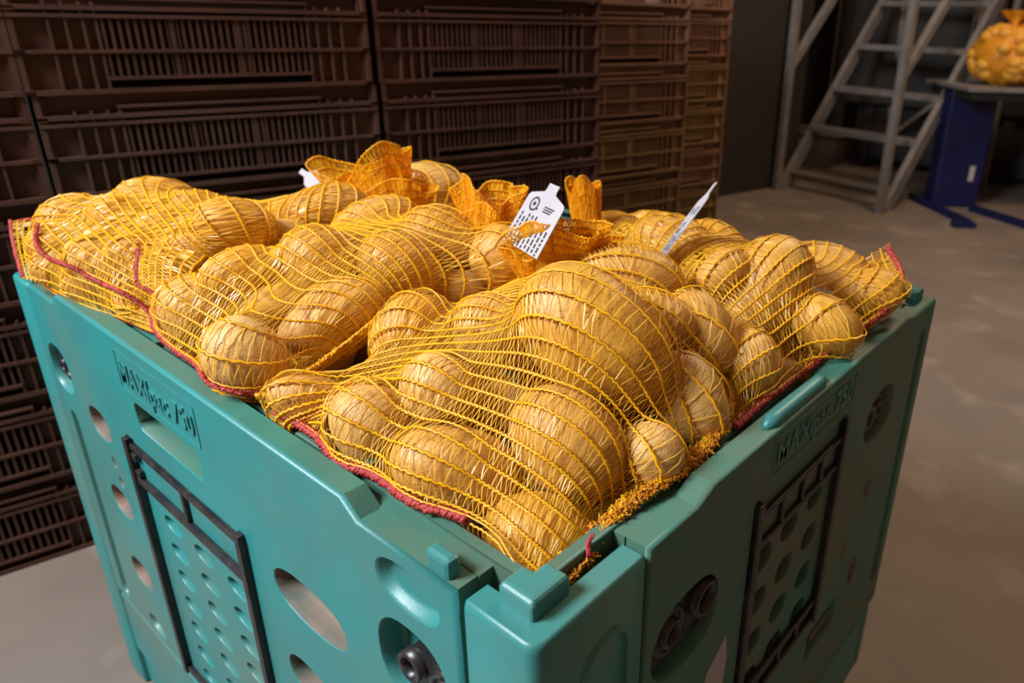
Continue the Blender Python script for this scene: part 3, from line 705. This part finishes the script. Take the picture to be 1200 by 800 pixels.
def rope(P, r, m, parent, name, strands=3, n=None, wob=.0012):
    P = np.array(P, float); L = np.linalg.norm(np.diff(P, axis=0), axis=1).sum(); n = n or int(L / .0016)
    C_ = smooth_line(P, n); b = MB(); T = np.gradient(C_, axis=0); T /= np.linalg.norm(T, axis=1)[:, None]
    A = np.cross(T, [0, 0, 1.0]); A /= np.linalg.norm(A, axis=1)[:, None] + 1e-9; B = np.cross(A, T)
    for s in range(strands):
        ph = 2 * math.pi * s / strands; a = np.arange(n) * .75 + ph
        b.tube(C_ + (A * np.cos(a)[:, None] + B * np.sin(a)[:, None] * .7) * r * .7 + RNG.normal(0, wob * .25, (n, 3)), r * .55, 5)
    return b.build(name, m, parent, recalc=False)
BAGS = {}
def potato_bag(key, label, hem, tie, cords, nv=230, sag=15, rw=.00055):
    nv = int(nv * 1.45) // 2 * 2
    E_ = [(c, M, r) for (bg, c, M, r) in ELL[:len(POT)] if bg == key]
    hem3 = smooth_line([at(u, v, z) for (u, v, z) in hem], 61); tie = at(*tie)
    t = thing('net_bag', label, 'bag', tuple(np.mean(hem3, axis=0) * .5 + tie * .5), 'yellow net bags of potatoes in the pallet box'); BAGS[key] = t
    NU = cords * 2 + 1; nu, nt = 23, 48
    H0 = hem3[30]; axis = tie - H0; axis /= np.linalg.norm(axis); side = hem3[-1] - hem3[0]; side -= axis * (side @ axis); side /= np.linalg.norm(side)
    up = np.cross(side, axis); up = up if up[2] > 0 else -up
    pts = np.array([c for c, _, _ in E_]); Bs = [axis, side, up]; lo, hi = [], []
    for d in Bs:
        e = np.array([np.linalg.norm((M @ d) * r) for c, M, r in E_]); q = pts @ d; lo.append((q - e).min()); hi.append((q + e).max())
    lo[0] = min(lo[0], H0 @ axis); hi[0] = max(hi[0], tie @ axis)
    O = sum(d * (a + b_) / 2 for d, a, b_ in zip(Bs, lo, hi)); hx = [(b_ - a) / 2 * 1.3 for a, b_ in zip(lo, hi)]
    th = np.linspace(0, 2 * np.pi, nt, endpoint=False); ph = np.linspace(.16, np.pi - .16, nu)[:, None]
    hp = hem3[np.clip(np.round((1 - np.cos(th)) / 2 * 60).astype(int), 0, 60)] + np.sin(th)[:, None] * up * .004
    tl = tie + (-(np.cos(th))[:, None] * side + np.sin(th)[:, None] * up) * .016
    S_ = lambda x, p=.75: np.sign(x) * np.abs(x) ** p
    G = O - S_(np.cos(ph))[..., None] * axis * hx[0] + (S_(np.sin(ph)) * -S_(np.cos(th))[None])[..., None] * side * hx[1] + (S_(np.sin(ph)) * S_(np.sin(th))[None])[..., None] * up * hx[2]
    G[0] = hp; G[-1] = tl; eps = .0022
    def push(G):
        X = G.reshape(-1, 3)
        for c, M, r in E_:
            near = np.abs(X - c).max(1) < r.max() + .02
            if not near.any(): continue
            q = ((X[near] - c) @ M.T) / (r * 1.03 + eps); l = np.linalg.norm(q, axis=1); ins = l < 1
            if ins.any():
                q[ins] /= l[ins][:, None] + 1e-9; Y = X[near]; Y[ins] = c + (q[ins] * (r * 1.03 + eps)) @ M; X[near] = Y
        low = X[:, 2] < TOP - .012
        X[low, 0] = np.clip(X[low, 0], -LA + .058, -.058); X[low, 1] = np.clip(X[low, 1], .058, LB - .058)
        return X.reshape(G.shape)
    def star(G):            # nothing may stick out of the bag
        X = G.reshape(-1, 3); D = X - O; R_ = np.linalg.norm(D, axis=1); D /= R_[:, None]; best = R_.copy()
        for c, M, r in E_:
            rr_ = r * 1.03 + eps; o = ((O - c) @ M.T) / rr_; dd = (D @ M.T) / rr_
            A_ = (dd * dd).sum(1); B_ = dd @ o; C0 = o @ o - 1; disc = B_ * B_ - A_ * C0; ok = disc > 0
            tt = np.where(ok, (-B_ + np.sqrt(np.maximum(disc, 0))) / A_, 0); best = np.maximum(best, tt)
        return (O + D * best[:, None]).reshape(G.shape)
    def lap(G, w):
        L = (np.roll(G, 1, 1) + np.roll(G, -1, 1)); L[1:-1] += G[:-2] + G[2:]
        Gn = G.copy(); Gn[1:-1] = G[1:-1] * (1 - w) + L[1:-1] / 4 * w; return Gn
    for it in range(170):
        Gn = lap(G, .7)
        if it < 90: Gn[1:-1] += (O - Gn[1:-1]) * .006
        G = push(Gn); G[0] = hp; G[-1] = tl
    def up_u(G, n):
        x = np.linspace(0, len(G) - 1, n); i0 = np.minimum(x.astype(int), len(G) - 2); f_ = (x - i0)[:, None, None]; return G[i0] * (1 - f_) + G[i0 + 1] * f_
    def up_v(G, n):
        x = np.linspace(0, G.shape[1], n, endpoint=False); i0 = x.astype(int); i1 = (i0 + 1) % G.shape[1]; f_ = (x - i0)[None, :, None]; return G[:, i0] * (1 - f_) + G[:, i1] * f_
    G = up_v(up_u(G, NU), 120); nu, nt = NU, 120; hp = G[0].copy(); tl = G[-1].copy()
    for it in range(50): G = push(lap(G, .6)); G[0] = hp; G[-1] = tl
    for it in range(3):
        G[1:-1] = star(G)[1:-1]
        for _ in range(14): G = push(lap(G, .5)); G[0] = hp; G[-1] = tl
    for it in range(sag):           # the slack net sinks into the gaps
        G[1:-1, :, 2] -= .0009; G = push(lap(G, .25)); G[0] = hp; G[-1] = tl
    for _ in range(3): G = push(lap(G, .4)); G[0] = hp; G[-1] = tl
    # finer columns
    idx = np.linspace(0, nt, nv, endpoint=False); i0 = idx.astype(int) % nt; i1 = (i0 + 1) % nt; fr = (idx - idx.astype(int))[None, :, None]
    G = G[:, i0] * (1 - fr) + G[:, i1] * fr
    G[1:-1] = push(G)[1:-1]
    # little natural irregularity along the rows
    cen = G.mean(axis=(0, 1)); keep = G[:, :, 2] > TOP - .14
    net_from_grid(G, 2, t, True, keep=keep, outward=G.mean(1, keepdims=True), cw=.00170, rw=rw)
    return t, G, hem3, tie
def hem_band(t, pts, r=.0046, name='red_hem'):
    o = rope(pts, r, REDM, t, name, 6, wob=.003); return tag(o, 'red knitted hem')
def seam_on(t, G, path, r, m, name):
    X = G.reshape(-1, 3); q = (X - CAM) @ ROT.T; px = np.stack([PPX + FPX * q[:, 0] / q[:, 2], PPY + FPX * q[:, 1] / q[:, 2]], 1); out = []
    P = smooth_line([(u, v, 0) for u, v in path], 24)
    for u, v, _ in P:
        d = np.hypot(px[:, 0] - u, px[:, 1] - v); k = np.where(d < max(7, d.min() + 1))[0]; dep = q[k, 2].min() - .002
        out.append(CAM + ray(u, v) * dep)
    o = rope(out, r, m, t, name, 4, wob=.0022); return tag(o, 'red knitted seam') if m is REDM else o
def flap(t, corners, rows, cols, bulge=0, edge='row0', name='net_flap', wave=0, thickc=.0016, edge_mat=None):
    """corners: 4 points (u,v,z): row start-left, row start-right, row end-right, row end-left; rows are cords"""
    A, B, C_, D = [at(*c) for c in corners]; G = np.zeros((rows * 2 + 1, cols, 3)); v = np.linspace(0, 1, cols)[:, None]
    nrm = np.cross(B - A, D - A); nrm /= np.linalg.norm(nrm)
    for i in range(rows * 2 + 1):
        w = i / (rows * 2); G[i] = (A * (1 - v) + B * v) * (1 - w) + (D * (1 - v) + C_ * v) * w
        G[i] += nrm * (bulge * math.sin(math.pi * w) * 1 + wave * np.sin(v * 9 + w * 4)) * np.sin(np.pi * v) ** .7
        G[i] += nrm * bulge * np.sin(np.pi * v)
    net_from_grid(G, 2, t, False, cw=thickc, nm=(name + '_cords', name + '_ribbons'))
    if edge_mat is not None:
        o = rope(G[0][::4], .0026, edge_mat, t, name + '_hem', 3)
        if edge_mat is REDM: tag(o, 'red knitted hem')
    return G
def ruff(t, base, axis, length, r0, r1, pleats, amp, side, squash=.55, rings=7, nv=150, name='gathered_neck', seed=0, top_dip=.25):
    """flared bunch of netting above the tie; base 3d point"""
    base = np.array(base); axis = np.array(axis, float); axis /= np.linalg.norm(axis); side = np.array(side, float); side -= axis * (side @ axis); side /= np.linalg.norm(side); oth = np.cross(axis, side)
    th = np.linspace(0, 2 * np.pi, nv, endpoint=False); G = np.zeros((rings * 2 + 1, nv, 3))
    for i in range(rings * 2 + 1):
        w = i / (rings * 2); r = r0 + (r1 - r0) * w ** .8; ph = seed * 1.3
        pl = 1 + amp * w * (np.sin(pleats * th + ph) + .5 * np.sin((pleats * 2 + 1) * th + ph * 2))
        L = length * w * (1 - top_dip * w * (.5 + .5 * np.sin(2 * th + ph + .7)) + .10 * w * np.sin(3 * th + ph))
        G[i] = base + axis * L[:, None] + (np.cos(th) * r * pl)[:, None] * side + (np.sin(th) * r * pl * squash)[:, None] * oth
    net_from_grid(G, 2, t, True, cw=.0017, rw=.0012, zig=.0011, nm=(name + '_cords', name + '_ribbons'), cord=RUFC, rib=RUFR)
    return G
TEXT_ROWS = 9
def tag_card(t, pts, label, flipside=False, lines=True):
    """pts: neck-left, neck-right, bottom-right, bottom-left as 3d points of the card's bounding frame (neck end first)"""
    A, B, C_, D = pts; X = (B - A); W = np.linalg.norm(X); X = X / W; Y = (D - A); Ln = np.linalg.norm(Y); Y = Y / Ln; Nn = np.cross(X, Y); Nn /= np.linalg.norm(Nn)
    out = [(.36, 0), (.64, 0), (.64, .10), (.66, .14), (.96, .22), (1, .27), (1, 1), (0, 1), (0, .27), (.04, .22), (.34, .14), (.36, .10)]
    b = MB(); th = .0006; n = len(out)
    for s in (-1, 1): b.V.extend([tuple(A + X * W * p[0] + Y * Ln * p[1] + Nn * th * s) for p in out])
    b.F += ringfaces(n, 0, n)
    tt = tessellate_polygon([[Vector((p[0], p[1], 0)) for p in out]])
    for s in (0, n): b.F += [tuple(i + s for i in q) for q in tt]
    b.M = [0] * len(b.F); b.S = [False] * len(b.F)
    o = b.build('paper_tag', CREAM, t); tag(o, label)
    s = -1 if (CAM - A) @ Nn < 0 else 1
    if lines:
        b = MB()
        def q2(x0, x1, y0, y1, dx=0):
            V = [A + X * W * x + Y * Ln * y + Nn * s * (th + .0002) for x, y in ((x0, y0), (x1, y0), (x1, y1), (x0, y1))]; b.add(V, [(0, 1, 2, 3)])
        n_ = 24      # ring emblem with a small mark
        for k in range(n_):
            a0, a1 = 2 * math.pi * k / n_, 2 * math.pi * (k + 1) / n_; cx, cy = .27, .36; asp = W / Ln
            V = [A + X * W * (cx + r_ * math.cos(a)) + Y * Ln * (cy + r_ * asp * math.sin(a)) + Nn * s * (th + .0002) for r_, a in ((.12, a0), (.12, a1), (.085, a1), (.085, a0))]; b.add(V, [(0, 1, 2, 3)])
        q2(.23, .31, .34, .38); q2(.25, .28, .32, .40); q2(.36, .41, .40, .43)
        for k in range(3): q2(.55, .82 - .03 * k, .33 + .035 * k, .352 + .035 * k)
        R_ = random.Random(4)
        for k in range(9):
            x = .08 + .10 * k; y = .50 + R_.uniform(0, .10) if k < 5 else .60 + R_.uniform(0, .12)
            while y < .97:
                L_ = R_.uniform(.04, .10); q2(x, x + .045, y, min(y + L_, .99)); y += L_ + .018
        b.build('printed_lines', INK, o)
    return o

# --- front bag
t, G, hm, ti = potato_bag('F', 'big yellow net bag of potatoes filling the near corner of the box', [(322, 482, .006), (378, 512, .004), (392, 545, .001), (440, 553, .003), (480, 590, .003), (540, 603, .002), (585, 628, .000), (603, 668, -.012), (640, 692, -.022)], (652, 300, .085), 34, 236, 20, .00050)
hem_band(t, hm[:46])
for k in range(16):
    j_ = lambda: random.uniform(-9, 9)
    rope([at(686 + j_(), 655 + j_(), -.022), at(704 + j_(), 618 + j_(), -.010), at(735 + j_(), 590 + j_(), -.002), at(775 + j_(), 562 + j_(), .004), at(815 + j_(), 537 + j_(), .006), at(848 + j_() * .6, 500 + j_(), .008), at(858, 468, .014)], .0013, SELV if k % 3 else CORD, t, 'side_selvage', 3, wob=.010)
rope([at(690, 652, -.012), at(688, 637, -.004), at(695, 626, .004)], .0024, REDM, t, 'red_thread', 3)
rope([at(606, 672, -.02), at(640, 694, -.02), at(668, 680, -.018), at(686, 655, -.016)], .0022, SELV, t, 'side_selvage', 3, wob=.010)
R0 = ROT[0]; upv = np.array([0, 0, 1.0])
ruff(t, at(655, 328, .095), upv * .8 - R0 * .05, .085, .040, .070, 7, .10, R0, .5, 7, 230, seed=1, top_dip=.2)
ruff(t, at(676, 322, .10), upv * .8 + R0 * .15, .070, .034, .050, 6, .12, R0, .5, 6, 200, seed=3, top_dip=.2)
ruff(t, at(640, 330, .09), upv * .8 - R0 * .2, .060, .030, .045, 5, .12, R0, .6, 5, 190, seed=8, top_dip=.2)
# --- middle left bag
t, G, hm, ti = potato_bag('L', 'yellow net bag of potatoes lying left of the front bag, above the lettering', [(182, 360, .030), (180, 385, .018), (205, 410, .010), (232, 425, .012), (240, 440, .014), (268, 452, .018), (300, 462, .016), (335, 456, .012)], (575, 262, .10), 36, 240, 9, .00065)
hem_band(t, hm)
seam_on(t, G, [(234, 436), (244, 450), (268, 458), (300, 464), (338, 458)], .0030, REDM, 'red_seam')
for dy in (0, 5, 10): seam_on(t, G, [(340, 452 - dy), (368, 438 - dy), (404, 413 - dy), (436, 386 - dy), (462, 368 - dy)], .0019, CORD, 'fold_edge')
rope([at(300, 465, .014), at(345, 450, .02), at(385, 418, .028), at(425, 395, .035), at(445, 378, .05)], .0042, CORD, t, 'fold_edge', 4, wob=.003)
rope([at(318, 452, .02), at(362, 436, .03), at(400, 405, .04), at(440, 380, .05)], .003, CORD, t, 'fold_edge', 3, wob=.004)
flap(t, [(166, 270, .11), (160, 332, .075), (212, 352, .068), (240, 298, .095)], 7, 50, bulge=.008, wave=.003, name='hem_corner', edge_mat=REDM)
rope([at(160, 332, .075), at(178, 343, .066), at(200, 352, .062)], .0026, REDM, t, 'hem_corner_hem', 3)
ruff(t, at(575, 290, .10), upv * .9 + R0 * .02, .105, .030, .052, 4, .16, R0, .45, 7, 190, seed=2)
ruff(t, at(580, 292, .10), upv * .9 + R0 * .1, .07, .034, .048, 4, .16, R0, .6, 5, 190, seed=6)
# --- far left bag
t, G, hm, ti = potato_bag('T', 'yellow potato net bag at the far left end, hem over the rim corner', [(32, 285, .055), (36, 312, .025), (50, 334, .010), (82, 350, .006), (110, 364, .004), (145, 374, .003), (175, 388, .003), (196, 394, .003)], (430, 262, .085), 38, 250, 4, .0008)
hem_band(t, hm, .0016, 'lower_hem')
seam_on(t, G, [(44, 262), (40, 285), (52, 302), (85, 312), (110, 328), (150, 345), (180, 368), (194, 384)], .0030, REDM, 'red_seam')
G = flap(t, [(12, 258, .066), (27, 326, .024), (56, 334, .022), (66, 252, .078)], 6, 46, bulge=.008, name='hem_corner', edge_mat=REDM)
rope([at(14, 264, .062), at(24, 258, .068), at(38, 256, .072), at(45, 266, .07), (at(44, 280, .06))], .0026, REDM, t, 'hem_corner_hem', 3)
rope([at(60, 305, .045), at(110, 330, .035), at(160, 350, .03), at(192, 375, .016)], .0018, CORD, t, 'seam_thread', 3)
b0 = at(456, 262, .075)
ruff(t, b0, upv - R0 * .30, .138, .048, .085, 3, .16, R0, .4, 7, 210, seed=4, top_dip=.25)
ruff(t, b0, upv + R0 * .55, .115, .040, .050, 3, .15, R0, .5, 6, 170, seed=7)
ruff(t, b0, upv - R0 * .05, .085, .060, .075, 5, .10, R0, .6, 5, 210, seed=9)
A = at(348, 206, .13); B = at(357, 196, .14); 
def frame_pts(p0, p1, w, nrm=None):
    """card running from p0 (neck) to p1 with width w, facing the camera"""
    Y = p1 - p0; n_ = CAM - p0; X = np.cross(Y, n_); X /= np.linalg.norm(X); return [p0 - X * w / 2, p0 + X * w / 2, p1 + X * w / 2, p1 - X * w / 2]
tag_card(t, frame_pts(at(352, 200, .135), at(405, 236, .11), .040), 'small white paper tag', lines=False)
# --- right bag
t, G, hm, ti = potato_bag('R', 'yellow net bag of potatoes along the right rim, red hem at the far corner', [(1041, 292, .085), (1060, 322, .06), (1049, 355, .04), (1024, 374, .026), (1004, 388, .018), (967, 416, .010), (930, 444, .004), (895, 470, .002), (862, 500, .002)], (690, 262, .075), 38, 240)
hem_band(t, hm)
flap(t, [(1041, 286, .09), (1064, 335, .05), (1022, 333, .055), (1000, 308, .075)], 4, 40, bulge=.004, name='hem_corner', edge_mat=REDM)
ruff(t, at(690, 285, .075), upv * .9 - R0 * .10, .110, .022, .027, 3, .14, R0, .4, 8, 150, seed=5, top_dip=.15)
# --- rearmost bag
t, G, hm, ti = potato_bag('K', 'orange looking net bag behind the tall gathered neck, mostly hidden', [(555, 225, .06), (552, 238, .05), (548, 250, .04)], (430, 240, .08), 16, 150)
# tags standing out of the necks
tag_card(BAGS['F'], [at(631, 209, .22), at(672, 226, .22), at(633, 300, .15), at(590, 280, .15)], 'white paper tag with a ring emblem and small print')
tp0, tp1 = at(839, 214, .205), at(772, 304, .10)
Yv = tp1 - tp0; Xv = (CAM - tp0); Xv = Xv / np.linalg.norm(Xv) + ROT[0] * .28 ; Xv -= Yv * (Xv @ Yv) / (Yv @ Yv); Xv /= np.linalg.norm(Xv)
tag_card(BAGS['R'], [tp0 - Xv * .02, tp0 + Xv * .02, tp1 + Xv * .02, tp1 - Xv * .02], 'white paper tag seen nearly edge on')
